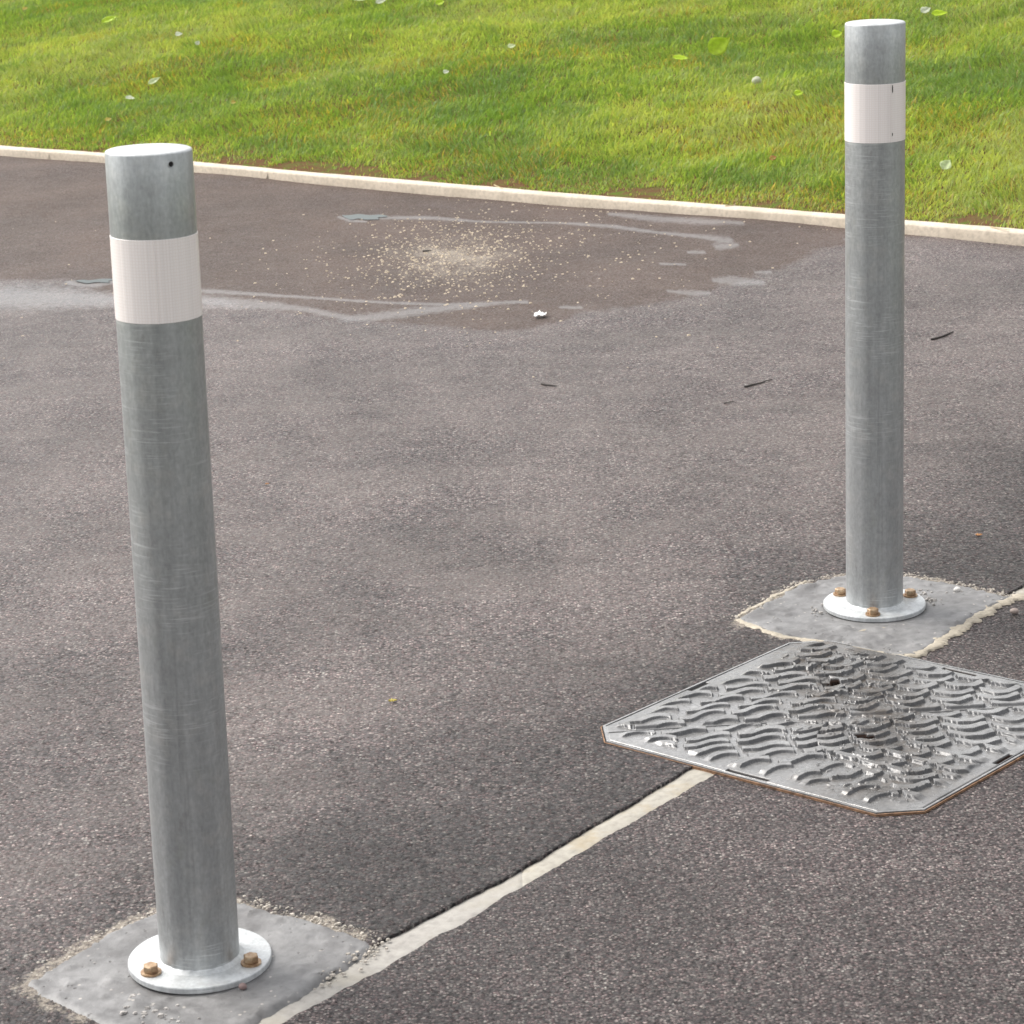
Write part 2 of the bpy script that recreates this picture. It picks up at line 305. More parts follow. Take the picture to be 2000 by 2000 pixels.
sdist = polydist(X, Y, silt_poly, SY)+wn*.10
silt = sstep(-.006, .012, sdist)*(.80+.2*sstep(.0, .5, sdist))
def wl(pts): return [(*gp(a, b), c) for a, b, c in pts]
wlines = [wl([(-200, 575, .06), (0, 582, .055), (120, 586, .045), (215, 590, .03), (400, 594, .022), (500, 600, .018)]),
    wl([(390, 573, .010), (560, 584, .006), (760, 597, .005), (880, 600, .006), (1030, 594, .007)]),
    wl([(395, 590, .02), (500, 599, .018), (600, 610, .01), (680, 628, .012), (740, 624, .018), (820, 612, .018), (900, 603, .014), (980, 596, .006)]),
    wl([(745, 425, .010), (840, 426, .012), (930, 432, .006), (1080, 436, .006), (1200, 445, .012), (1290, 458, .008), (1370, 466, .012), (1425, 474, .022)]),
    wl([(1400, 485, .018), (1440, 482, .01)]), wl([(1190, 420, .01), (1260, 428, .018), (1370, 436, .020), (1450, 440, .010)]),
    wl([(1345, 496, .008), (1375, 496, .008)]), wl([(1290, 521, .006), (1338, 522, .006)]), wl([(1395, 552, .012), (1440, 553, .022), (1490, 556, .010)]),
    wl([(1305, 575, .006), (1340, 578, .012), (1385, 578, .008)]), wl([(1095, 605, .006), (1135, 606, .006)]), wl([(1475, 535, .007), (1505, 535, .006)]),
    wl([(128, 553, .010), (160, 559, .012), (190, 561, .010), (225, 553, .012)]), wl([(662, 424, .008), (682, 431, .008), (715, 433, .006)]), wl([(1650, 470, .006), (1660, 470, .006)])]
wet = np.zeros(X.shape)
for l in wlines: wet = np.maximum(wet, 1.1-.8*linedist(X, Y, l, SY))
wet = np.clip(wet, 0, 1)
# dusty cement margins round the two pads
PADL = [gp(*p) for p in [(43, 1931), (83, 1898), (166, 1848), (232, 1815), (302, 1786), (385, 1755), (468, 1762), (534, 1782), (600, 1799), (683, 1824), (742, 1852), (630, 1926), (497, 2003), (392, 2074), (300, 2062), (178, 2000), (116, 1973), (62, 1952)]]
PADR = [gp(*p) for p in [(1436, 1212), (1502, 1176), (1561, 1144), (1648, 1125), (1766, 1126), (1813, 1134), (1894, 1149), (1956, 1165), (1985, 1168), (1915, 1205), (1828, 1264), (1791, 1289), (1773, 1287), (1664, 1270), (1589, 1256), (1533, 1249), (1446, 1219)]]
dd = np.maximum(polydist(X, Y, PADL, 1), polydist(X, Y, PADR, 1))
dust = sstep(-.024, .012, dd+(fbm(X*30, Y*30, 8, 4)-.5)*.09)*.5
gxy = gp(880, 503)
dust = np.maximum(dust, .42*np.exp(-(((X-gxy[0])/.32)**2+((Y-gxy[1])/.70)**2))*(.4+1.2*fbm(X*14, Y*6, 33, 4)))
dust = np.maximum(dust, .16*sstep(.5, .7, fbm(X*1.3+4, Y*.8, 35, 3))*sstep(.05, .3, sdist))
fresh = sstep(.85, .15, (Y-Y0)*.64+(fbm(X*3, Y*3, 37, 4)-.5)*.6)
Z = .0035-.007*sstep(.012, .03, dd)+(fbm(X*.9, Y*.9, 21, 3)-.5)*.028*sstep(0.1, 1.4, Y-Y0)+(fbm(X*60, Y*60, 2, 2)-.5)*.002
row = np.concatenate([np.stack([X, Y, Z], -1)], 1)
skirt = row[:, :1].copy(); skirt[:, :, 2] = -.02; V = np.concatenate([skirt, row], 1)
pad1 = lambda a: np.concatenate([a[:, :1], a], 1).ravel()
tag(npmesh('car_park_tarmac', V, grid_quads(len(xs), len(u)+1), mat=MT['rear'], attrs=dict(silt=pad1(silt), wet=pad1(wet), dust=pad1(dust), fresh=pad1(fresh))), kind='structure')
xs2 = np.concatenate([np.arange(-5, -.6, .05), np.arange(-.6, 1.3, .004), np.arange(1.3, 5, .03)])
u2 = np.linspace(0, 1, 60)**1.5
X = np.repeat(xs2[:, None], len(u2), 1); Y0 = (yf(xs2)+rag(xs2, 5, .0085))[:, None]; Y = Y0+(-4-Y0)*u2
Z = .001+(fbm(X*2, Y*2, 31, 3)-.5)*.0015
tag(npmesh('footpath_tarmac', np.stack([X, Y, Z], -1), grid_quads(len(xs2), len(u2))[:, ::-1], mat=MT['front']), kind='structure')
# flush edging strip, laid in lengths
cuts = [-1.2, -.012, .34, .78, 1.6, 2.6]
for k, (a, b) in enumerate(zip(cuts[:-1], cuts[1:])):
    if k == 1: b = .341
    x_ = np.linspace(a, b, int((b-a)/.004)); t = np.linspace(0, 1, 9)
    X = np.repeat(x_[:, None], 9, 1); A = yf(x_)-.03; B = yb(x_)+.03; Y = A[:, None]+(B-A)[:, None]*t
    Z = -.0035+.004*np.sin(np.pi*t)[None]+(fbm(X*22, Y*22, 7, 3)-.5)*.0025
    e = np.minimum(X-a, b-X); Z = Z-.0012*sstep(.004, 0, e)
    mt = MT['edging'].copy() if k == 0 else MT['edging']
    if k == 0: mt = concrete_mat('edging_stone_grey', (.36, .34, .31), (.29, .27, .245), 1, .7, False, (9, (.30, .275, .23)))
    tag(npmesh('edging_strip', np.stack([X, Y, Z], -1), grid_quads(len(x_), 9), mat=mt), kind='structure')
# ---------------- concrete pads ----------------
def pad(name, poly, mat, hmax, edge, seed, step=.007, rough=.004, jag=.006, feather=.011, hollow=(0, 0)):
    P = np.array(poly); pts = []
    for i in range(len(P)):
        a, b = P[i], P[(i+1) % len(P)]; n = max(2, int(np.hypot(*(b-a))/.005))
        nrm = np.array([b[1]-a[1], a[0]-b[0]])/np.hypot(*(b-a))
        for j in range(n):
            p = a+(b-a)*j/n; pts.append(p+nrm*jag*((fbm(p[0]*60+5, p[1]*60, seed, 3)-.5)*2))
    pts = np.array(pts); nb = len(pts)
    gx, gy = np.meshgrid(np.arange(P[:, 0].min(), P[:, 0].max(), step), np.arange(P[:, 1].min(), P[:, 1].max(), step))
    gx, gy = gx.ravel()+rng.uniform(-.2, .2, gx.size)*step, gy.ravel()+rng.uniform(-.2, .2, gy.size)*step
    d = polydist(gx, gy, pts, 1); k = d > step*.6
    allp = np.concatenate([pts, np.stack([gx[k], gy[k]], 1)]); dist = np.concatenate([np.zeros(nb), d[k]])
    vo, _, fo, _, _, _ = mgeo.delaunay_2d_cdt([Vector(p) for p in allp.tolist()], [(i, (i+1) % nb) for i in range(nb)], [], 1, 1e-7)
    vo = np.array([tuple(v) for v in vo]); dist = np.maximum(polydist(vo[:, 0], vo[:, 1], pts, 1), 0)
    z = .0005+edge+(hmax-edge)*sstep(0, feather, dist)+(fbm(vo[:, 0]*45, vo[:, 1]*45, seed, 4)-.5)*rough*1.4+(fbm(vo[:, 0]*7, vo[:, 1]*7, seed+4, 2)-.5)*.003
    hd = np.hypot(vo[:, 0]-hollow[0], vo[:, 1]-hollow[1]); z = np.where(hd < .13, z+(np.minimum(z, .0035)-z)*sstep(.13, .105, hd), z)
    lump = sstep(.66, .8, fbm(vo[:, 0]*45, vo[:, 1]*45, seed+7, 2)); z = z+lump*.004*(hd > .11)
    return tag(npmesh(name, np.column_stack([vo, z]), tris=np.array([tuple(f) for f in fo]), mat=mat), kind='structure')
pad('concrete_pad', PADL, MT['pad'], .0052, -.0035, 3, hollow=(-.479, 3.265))
pad('concrete_pad', PADR, MT['pad'], .0052, -.0035, 13, hollow=(.723, 4.772))
def ribbon(name, pts, wd, mat, seed, h=.0062):
    P = np.array(pts); seg = np.r_[0, np.cumsum(np.hypot(*np.diff(P, axis=0).T))]; s_ = np.arange(0, seg[-1], .004)
    x = np.interp(s_, seg, P[:, 0]); y = np.interp(s_, seg, P[:, 1]); dx, dy = np.gradient(x), np.gradient(y); l = np.hypot(dx, dy); nx, ny = -dy/l, dx/l
    t = np.linspace(-1, 1, 9); wv = wd*(.15+1.5*fbm(s_*60, s_*0, seed, 4)); off = (fbm(s_*45, s_*0+7, seed+2, 4)-.5)*wd*1.6
    o_ = off[:, None]+wv[:, None]*t+(vnoise(s_[:, None]*150, t*3, seed)-.5)*.004*np.abs(t)
    X, Y = x[:, None]+nx[:, None]*o_, y[:, None]+ny[:, None]*o_
    Z = .002+(h-.002)*(1-t**4)*(.75+.5*fbm(s_*50, s_*0, seed+5, 3))[:, None]
    return tag(npmesh(name, np.stack([X, Y, Z], -1), grid_quads(len(s_), 9)[:, ::-1], mat=mat), kind='structure')
ribbon('mortar_fillet', [gp(*p) for p in [(1440, 1214), (1465, 1226), (1533, 1248), (1589, 1257), (1664, 1270), (1720, 1279), (1773, 1288)]], .010, MT['mortar'], 1)
ribbon('mortar_fillet', [gp(*p) for p in [(1768, 1286), (1792, 1283), (1828, 1259), (1870, 1232), (1915, 1202), (1950, 1184), (1990, 1166)]], .015, MT['mortar'], 2)
ribbon('mortar_fillet', [gp(*p) for p in [(1660, 1244), (1690, 1236), (1740, 1230), (1772, 1230)]], .012, MT['mortar'], 5, .0062)
ribbon('mortar_fillet', [gp(*p) for p in [(1440, 1209), (1502, 1174), (1545, 1153), (1575, 1139)]], .007, MT['mortar'], 3, .0060)
# ---------------- kerb along the lawn, in lengths ----------------
def resample(P, st):
    seg = np.r_[0, np.cumsum(np.hypot(*np.diff(P, axis=0).T))]; s_ = np.arange(0, seg[-1], st)
    return np.stack([np.interp(s_, seg, P[:, 0]), np.interp(s_, seg, P[:, 1])], 1)
kc = resample(KB, .05)
for _ in range(12): kc[1:-1] = .25*kc[:-2]+.5*kc[1:-1]+.25*kc[2:]
kt = np.gradient(kc, axis=0); kt /= np.hypot(*kt.T)[:, None]; kn = np.stack([-kt[:, 1], kt[:, 0]], 1)
if (kn[0]@np.array([1, 1])) < 0: kn = -kn
prof = [(0, -.03), (0, .036), (.003, .042), (.010, .0475), (.022, .050), (.045, .050), (.052, .047), (.052, -.03)]
i = 0
while i < len(kc)-2:
    j = min(i+18, len(kc)-1); V = []
    for k in range(i, j+1):
        e = .00015 if k == i else (-.00015 if k == j else 0)
        jit = (fbm(k*.9, 3.3, 2, 2)-.5)*.004
        for a, z in prof: V.append((*(kc[k]+kn[k]*(a+jit)+kt[k]*e), z+(fbm(k*.7, a*40, 6, 2)-.5)*.003))
    n = j-i+1; q = grid_quads(n, len(prof))
    o = npmesh('lawn_kerb', V, q, mat=MT['kerb']); tag(o, kind='structure')
    bm = bmesh.new(); bm.from_mesh(o.data); be = [e for e in bm.edges if e.is_boundary]; bmesh.ops.holes_fill(bm, edges=be, sides=0); bmesh.ops.recalc_face_normals(bm, faces=bm.faces); bm.to_mesh(o.data); bm.free()
    o.data.set_sharp_from_angle(angle=R(50)); i = j
# ---------------- lawn ----------------
kbx, kby = (kc+kn*.05).T; ordx = np.argsort(kbx)
def lawn_edge(x): return np.interp(x, kbx[ordx], kby[ordx])
def lawn_z(x, y):
    d = (y-lawn_edge(x))*.70
    return .044+.135*np.maximum(d, 0)**1.0+(fbm(x*.55+2, y*.55, 41, 3)-.5)*.14*sstep(.1, 1.6, d)+(fbm(x*4, y*4, 43, 3)-.5)*.030*sstep(0, .4, d)
lx = np.linspace(-9, 9, 240); v = np.linspace(0, 1, 220)**1.6
X = np.repeat(lx[:, None], len(v), 1); Y0 = lawn_edge(lx)[:, None]+.001; Y = Y0+(40-Y0)*v; Z = lawn_z(X, Y)
T = NT('lawn_soil'); gsoil = T.ramp(T.noise(16, 5, .7), [(.42, (.13, .070, .042)), (.55, (.12, .10, .04)), (.62, (.10, .14, .03))]); T.b.inputs['Specular IOR Level'].default_value = 0; T.bs(Base_Color=gsoil, Roughness=1., Normal=T.bump(T.noise(90, 4), .01))
tag(npmesh('lawn_ground', np.stack([X, Y, Z], -1), grid_quads(len(lx), len(v)), mat=T.m), kind='structure')
def blades(N, ymax, seed, hscale=1., wscale=1., wedge=(.235, .35)):
    r = np.random.default_rng(seed)
    y = r.uniform(8.2, ymax, N); k = wedge[0]*y+wedge[1]; x = r.uniform(-1, 1, N)*k
    d = (y-lawn_edge(x))*.70; ok = d > .0
    cl = fbm(x*1.5+9, y*1.1, 51, 4); cl2 = fbm(x*7, y*7, 52, 3); bare = fbm(x*3.2, y*3.2, 53, 3)
    ok &= ~((d < .16) & (bare > .50+d*1.2) & (r.random(N) < .93)); 
    x, y, d, cl, cl2 = x[ok], y[ok], d[ok], cl[ok], cl2[ok]; n = len(x)
    edge = sstep(0, .45, d)
    h = (.014+.016*edge)*(.6+.8*r.random(n))*(.55+1.0*np.maximum(cl2, .42))*(.8+.5*cl)*hscale
    tall = r.random(n) < .006; h = np.where(tall, h*1.8, h)
    wd = (.0014+.0014*r.random(n))*wscale
    a = r.uniform(0, 2*np.pi, n); la = r.uniform(0, 2*np.pi, n)*.6+fbm(x*2.5, y*2.5, 55, 2)*9; lean = h*(.25+.9*r.random(n))
    z = lawn_z(x, y)-.002
    bx, by = np.cos(a)*wd, np.sin(a)*wd; dx, dy = np.cos(la)*lean, np.sin(la)*lean
    V = np.empty((n, 5, 3), np.float32)
    V[:, 0] = np.stack([x-bx, y-by, z], 1); V[:, 1] = np.stack([x+bx, y+by, z], 1)
    V[:, 2] = np.stack([x+bx*.8+dx*.4, y+by*.8+dy*.4, z+h*.62], 1); V[:, 3] = np.stack([x-bx*.8+dx*.4, y-by*.8+dy*.4, z+h*.62], 1)
    V[:, 4] = np.stack([x+dx, y+dy, z+h], 1)
    b = np.arange(n)*5; q = np.stack([b, b+1, b+2, b+3], 1); t = np.stack([b+3, b+2, b+4], 1)
    g1, g2, g3 = np.array([.140, .265, .045]), np.array([.265, .385, .075]), np.array([.385, .455, .130])
    m = np.clip((fbm(x*.9, y*.6, 61, 4)-.5)*2.1+.52+(r.random(n)-.5)*.9-(cl2-.5)*.8+(1-edge)*.25, 0, 1)[:, None]
    c = np.array([.018, .0, .022])+np.where(m < .5, g1+(g2-g1)*m*2, g2+(g3-g2)*(m-.5)*2)*(.82+.36*r.random(n))[:, None]
    straw = r.random(n) < .025+.15*(1-edge); c[straw] = np.array([.36, .29, .13])*(.6+.8*r.random(straw.sum()))[:, None]
    warm = (fbm(x*1.9, y*1.9, 66, 3) > .60) & (r.random(n) < .22); c[warm] = np.array([.36, .30, .08])*(.7+.6*r.random(warm.sum()))[:, None]
    return V.reshape(-1, 3), q, t, np.repeat(c, 5, 0)
V, q, t, c = blades(640000, 19.5, 71)
V2, q2, t2, c2 = blades(90000, 30, 72, 1.2, 2.2, (.3, 1.5))
q = np.concatenate([q, q2+len(V)]); t = np.concatenate([t, t2+len(V)]); V = np.concatenate([V, V2]); c = np.concatenate([c, c2])
tag(npmesh('lawn_grass', V, q, t, MT['grass'], dict(tint=c), smooth=False), 'short green and yellowish lawn grass behind the kerb', None, None, 'stuff')
# ---------------- bollards ----------------
H, PR = 1.165, .057
galv = MT['galv']
def hexbolt(parent, x, y, z, rot, lab=None):
    b = lathe('bolt', [(.0105, z+.0032), (.0112, z+.0042), (.0112, z+.0120), (.0098, z+.0132), (0, z+.0134)], MT['brass'], None, 6, 25)
    me = b.data
    b.parent = parent; b.location = (x, y, 0); b.rotation_euler.z = rot
    wsh = lathe('washer', [(.0148, z+.0002), (.0148, z+.0030), (.006, z+.0033)], MT['brass'], b, 28, 30)
    return b
def make_bollard():
    root = empty('bollard', (0, 0, 0))
    n = 14; pz = [.010]+list(np.linspace(.03, H-.003, n))
    lathe('post', [(PR, .010)]+[(PR, z) for z in pz[1:]]+[(PR-.0008, H-.001)], galv, root, 128, 40)
    lathe('cap', [(PR-.0004, H-.0012), (PR-.0012, H+.0002), (PR-.0035, H+.0012), (PR*.6, H+.0022), (0, H+.0026)], MT['plate'], root, 128, 60)
    bt, bb = H-.110, H-.2205
    lathe('reflective_band', [(PR+.0002, bb), (PR+.0007, bb+.0003), (PR+.0007, bt-.0003), (PR+.0002, bt)], MT['band'], root, 128, 25)
    lathe('base_plate', [(.1015, .0006), (.1025, .0016), (.1025, .0085), (.1015, .0098), (.098, .0102), (PR+.004, .0102)], MT['plate'], root, 128, 35)
    # uneven weld bead round the foot
    nn = 160; V = []; a = np.linspace(0, 2*np.pi, nn, endpoint=False)
    for t_ in a:
        k = .0060*(.85+.3*vnoise(t_*7, 1., 3)); 
        for r_, z_ in ((PR-.001, .0102+k*.9), (PR+k*.28, .0102+k*.62), (PR+k*.75, .0102+k*.28), (PR+k*1.25, .0098)): V.append((r_*math.cos(t_), r_*math.sin(t_), z_))
    q = [(i*4+k, ((i+1) % nn)*4+k, ((i+1) % nn)*4+k+1, i*4+k+1) for i in range(nn) for k in range(3)]
    npmesh('weld_bead', V, np.array(q)[:, ::-1], mat=MT['plate'], parent=root)
    return root
def place(root, x, y, lx_, ly_):
    root.matrix_world = Matrix.Translation((x, y, .0055)) @ Vector((0, 0, 1)).rotation_difference(Vector((lx_, ly_, 1))).to_matrix().to_4x4()
B1 = make_bollard(); G1 = 'grey steel bollards on concrete pads'
B2 = B1.copy(); C.objects.link(B2)
for ch in list(B1.children):
    d = ch.copy(); C.objects.link(d); d.parent = B2
q1, q2_ = (-.479, 3.265), (.723, 4.772)
for b, (x, y), spots in ((B1, q1, [(299, 1908), (495, 1888)]), (B2, q2_, [(1646, 1169), (1697.5, 1205), (1780, 1171)])):
    angs = []
    for s_ in spots:
        P = gp(*s_, .019); angs.append(math.atan2(P[1]-y, P[0]-x))
    base = R(-141) if b is B1 else R(-101)
    for k in range(3): hexbolt(b, .0815*math.cos(base+k*math.pi*2/3), .0815*math.sin(base+k*math.pi*2/3), .0102, random.uniform(0, 1))
place(B1, *q1, .024, -.012); place(B2, *q2_, .007, -.021)
tag(B1, 'nearer grey steel bollard, with a small drain hole under its cap', 'bollard', G1)
tag(B2, 'grey steel bollard, the farther one, behind the patterned metal inspection cover', 'bollard', G1)
# vent hole just under the cap of the near one
ah = math.asin(.47)-math.pi/2; r0 = PR
def on_tube(a_, z_, r_): return (r_*math.cos(a_), r_*math.sin(a_), z_)
def tube_spot(name, parent, a0, z0, rad, mat, r_=PR+.0004, asp=1., n=20, seed=0):
    V = [on_tube(a0, z0, r_)]
    for k in range(n):
        t_ = 2*math.pi*k/n; rr = rad*(1+.25*(vnoise(k*.9, seed, 3)-.5) if seed else 1); V.append(on_tube(a0+rr*math.cos(t_)/PR, z0+rr*asp*math.sin(t_), r_))
    return npmesh(name, V, tris=[(0, k+1, (k+1) % n+1) for k in range(n)], mat=mat, parent=parent)
view1 = math.atan2(-q1[1], -q1[0])
tube_spot('drain_hole', B1, view1+math.asin(.47), H-.0135, .0036, MT['dark'])
def tube_rim(parent, a0, z0, rad):
    n, m = 24, 8; V = []
    for k in range(n):
        t_ = 2*math.pi*k/n
        for j in range(m):
            p = 2*math.pi*j/m; rr = rad+.0007*math.cos(p); V.append(on_tube(a0+rr*math.cos(t_)/PR, z0+rr*math.sin(t_), PR+.0002+.0005*math.sin(p)))
    q = [(k*m+j, ((k+1) % n)*m+j, ((k+1) % n)*m+(j+1) % m, k*m+(j+1) % m) for k in range(n) for j in range(m)]
    return npmesh('hole_rim', V, q, mat=galv, parent=parent)
tube_rim(B1, view1+math.asin(.47), H-.0135, .0040)
# lap of the reflective sheet: seam with torn dark glue, on the far one; faint seam on the near one
def seam(parent, a0, wdeg, mat, z0=H-.2205, z1=H-.110, nm='band_seam'):
    zz = np.linspace(z0, z1, 40); V = []
    for k, z_ in enumerate(zz):
        j = .004*(vnoise(k*.8, 4., 9)-.5)
        V += [on_tube(a0-wdeg+j, z_, PR+.0008), on_tube(a0-wdeg+j, z_, PR+.0013), on_tube(a0+wdeg+j, z_, PR+.0013), on_tube(a0+wdeg+j, z_, PR+.0008)]
    return npmesh(nm, V, grid_quads(40, 4), mat=mat, parent=parent)
seam(B1, view1-.02, .010, MT['band'])
view2 = math.atan2(-q2_[1], -q2_[0]); seam(B2, view2+math.asin(.52), .012, MT['band'])
tube_spot('dirt_mark', B2, view2+math.asin(.56), H-.120, .0010, MT['dark'], PR+.0016, 7.5, 14, 3)
tube_spot('dirt_mark', B2, view2+math.asin(.56), H-.205, .0008, MT['dark'], PR+.0016, 4., 14, 4)
# ---------------- inspection cover ----------------
CX, CY, CA, HS = .5810, 4.1320, .8232, .3375
cov = empty('inspection_cover', (CX, CY, 0), CA)
tag(cov, 'square patterned metal inspection cover with cut corners, set between the two bollards', 'inspection cover')
def octo(h, c): return [(-h, -h+c), (-h+c, -h), (h-c, -h), (h, -h+c), (h, h-c), (h-c, h), (-h+c, h), (-h, h-c)]
def frame(name, ho, hi, z0, z1, mat, c=.055):
    A, B = octo(ho, c), octo(hi, c); V = [(*p, z0) for p in A]+[(*p, z1) for p in A]+[(*p, z1) for p in B]+[(*p, z0-.002) for p in B]; q = []
    for k in range(8):
        j = (k+1) % 8
        for l in range(3): q.append((l*8+k, l*8+j, (l+1)*8+j, (l+1)*8+k))
    return npmesh(name, V, q, mat=mat, smooth=False, parent=cov)
frame('outer_frame', HS+.0028, HS+.0012, -.01, .0046, MT['rust'], .056)
frame('inner_frame', HS-.0005, HS-.0045, -.01, .0064, MT['cover'], .056)
npmesh('gap_floor', [(*p, .0070) for p in octo(HS+.002, .056)], None, None, MT['dark'], parent=None) if False else None
bm = bmesh.new(); bm.faces.new([bm.verts.new((*p, .0038)) for p in octo(HS+.0035, .056)]); me = bpy.data.meshes.new('gap_floor'); bm.to_mesh(me); bm.free(); me.materials.append(MT['dark'])
o = bpy.data.objects.new('gap_floor', me); C.objects.link(o); o.parent = cov
st = .0013; hh = HS-.007; g = np.arange(-hh, hh+1e-6, st); U, W = np.meshgrid(g, g, indexing='ij')
A_ = (U-W)/math.sqrt(2); B_ = (U+W)/math.sqrt(2)       # A along the W-E diagonal, B away from the viewer
def relief(A_, B_):
    hgt = np.zeros(A_.shape)
    up_ = B_ > 0
    wob = (fbm(A_*7, B_*7, 81, 2)-.5)
    # right-hand cups, left-hand S waves, tilting towards the rim
    for side in (0, 1):
        rowh = .036; L = .084 if side else .096
        for stag in (0,):
            b_ = B_+wob*.028
            slope = np.where(up_, .35, -.30)*np.where(A_ < 0, 1., .55)*sstep(.03, .30, np.abs(B_))
            if side == 0: slope = -slope*1.2+.18*np.sin(B_*14)
            row = np.floor(b_/rowh); 
            # slope shears each rib about its own centre
            off = hashn(row, 3., 5)*L; aa = A_+off; col = np.floor(aa/L); ac = aa-(col+.5)*L
            curve = (-.021*(1-(2*ac/L)**2)**2+.010) if side else (.0125*np.sin(ac/L*2*np.pi*.9+.4))
            bb = b_-(row+.5)*rowh-curve-slope*ac*.7+(hashn(row, col, 9)-.5)*.006
            ln = L*(.40+.07*hashn(col, row, 11))
            wid = .0078+.0028*hashn(col, row, 13)
            r_ = sstep(.0016, 0., np.abs(bb)-wid)*sstep(.0018, 0, np.abs(ac)-ln)
            sel = (A_ > -.03+.05*np.sin(B_*12)) if side else (A_ <= -.03+.05*np.sin(B_*12))
            hgt = np.where(sel, np.maximum(hgt, r_*(.75+.4*hashn(col, row, 15))), hgt)
    return hgt
rel = relief(A_, B_)
rim = np.minimum(hh-np.abs(U), hh-np.abs(W)); rimc = (2*hh-.05-np.abs(U)-np.abs(W))/math.sqrt(2)
rim = np.minimum(rim, rimc); rim = np.minimum(rim, hh-W-.016*sstep(-.1, .15, U)+.0)
rn = (fbm(U*22, W*22, 91, 3)-.5)*.03
rel *= sstep(.018, .034, rim+rn)*sstep(.004, .012, np.abs(B_+.0005))
Zc = .0069+rel*.0062+(fbm(U*60, W*60, 83, 3)-.5)*.0010*sstep(.01, .05, rim)+(fbm(U*9, W*9, 84, 2)-.5)*.0015
Zc += sstep(.72, .8, fbm(U*95, W*95, 87, 2))*.002*sstep(.02, .05, rim)*(np.abs(A_) < .12)
Zc -= sstep(.0022, .0008, np.abs(B_))*.0045*sstep(.1, .16, np.abs(A_))    # the joint between the two leaves
grime = .22+np.clip(1.25*np.exp(-((A_-.02)/.12)**2)*sstep(-.35, -.05, B_+.05*np.sin(A_*20))*1.1*fbm(U*6, W*6, 77, 3)*1.6+np.exp(-((A_+.03)/.16)**2-((B_+.33)/.07)**2)*.7, 0, 1)
hole = np.zeros(U.shape)
for (u0, w0) in ((.124, .129), (-.071, -.078)):
    dx, dy = U-u0, W-w0; a1 = (dx-dy)/math.sqrt(2); b1 = (dx+dy)/math.sqrt(2)
    d = np.minimum(np.maximum(np.abs(a1+.004)-.010, np.abs(b1+.001)-.012), np.maximum(np.abs(a1-.010)-.008, np.abs(b1-.006*np.sign(w0))-.008))
    hole = np.maximum(hole, sstep(.0015, -.0015, d))
for (u0, w0, du, dw) in ((-.02, .324, .028, .005), (-.324, -.017, .005, .044), (-.02, -.324, .026, .005), (.317, -.026, .005, .036)):
    hole = np.maximum(hole, ((np.abs(U-u0) < du) & (np.abs(W-w0) < dw)).astype(float))
Zc = Zc-hole*.0032
gu, gw = np.gradient(Zc, st); side_shade = sstep(.35, 1.3, np.hypot(gu, gw))
keep = (rimc >= -.001); idx = -np.ones(U.size, int); kf = keep.ravel()
q = grid_quads(len(g), len(g)); Bc = B_.ravel()
Zc = np.where(rim < .001, Zc-.001, Zc)
V = np.stack([U, W, Zc], -1).reshape(-1, 3)
for side in (0, 1):
    qm = q[kf[q].all(1)]; bm_ = Bc[qm].mean(1); qm = qm[(bm_ > 0)] if side else qm[bm_ <= 0]
    us = np.unique(qm); mp = -np.ones(len(V), int); mp[us] = np.arange(len(us))
    npmesh('cover_leaf', V[us], mp[qm], mat=MT['cover'], attrs=dict(grime=grime.ravel()[us], side=side_shade.ravel()[us], hole=hole.ravel()[us]), parent=cov)
# ---------------- small things lying about ----------------
def chips(n, fn, size, mat, name):
    V, t_ = [], []
    for k in range(n):
        x, y, z = fn(); s_ = size*random.choice((random.uniform(.4, .9), random.uniform(.6, 1.3), random.uniform(.9, 2.))); a = random.uniform(0, 6.28); b = len(V)
        m = 6; up1 = s_*random.uniform(.35, .7)
        for j in range(m):
            r_ = s_*random.uniform(.7, 1.1); V.append((x+r_*math.cos(a+j*6.283/m), y+r_*.8*math.sin(a+j*6.283/m), z-.0005))
        for j in range(m):
            r_ = s_*random.uniform(.4, .75); V.append((x+r_*math.cos(a+j*6.283/m), y+r_*.8*math.sin(a+j*6.283/m), z+up1*random.uniform(.8, 1.1)))
        V.append((x, y, z+up1))
        for j in range(m):
            l = (j+1) % m; t_ += [(b+j, b+l, b+m+l), (b+j, b+m+l, b+m+j), (b+m+j, b+m+l, b+2*m)]
    return npmesh(name, V, tris=t_, mat=mat, smooth=False)
gc = gp(880, 503)
def gpos():
    r_ = random.random()
    if r_ < .70: x, y = random.gauss(gc[0], .21), random.gauss(gc[1], .50)
    elif r_ < .96: x, y = random.gauss(gc[0]+.15, .40), random.gauss(gc[1]+.1, .75)
    else: x, y = random.uniform(-2.2, 1.6), random.uniform(7.6, 11)
    y = min(y, float(yk(x))-.1)
    return x, y, .0035+float((fbm(x*.9, y*.9, 21, 3)-.5)*.028)
tag(chips(1800, gpos, .0038, plain_mat('pale_grit', (.66, .55, .41), .8, 0, .4, 300), 'scattered_grit'), 'pale yellow grit scattered over the brown silt patch', None, None, 'stuff')
def tz(x, y): return .0035+float((fbm(x*.9, y*.9, 21, 3)-.5)*.028*sstep(0.1, 1.4, y-float(yb(np.array(x)))))
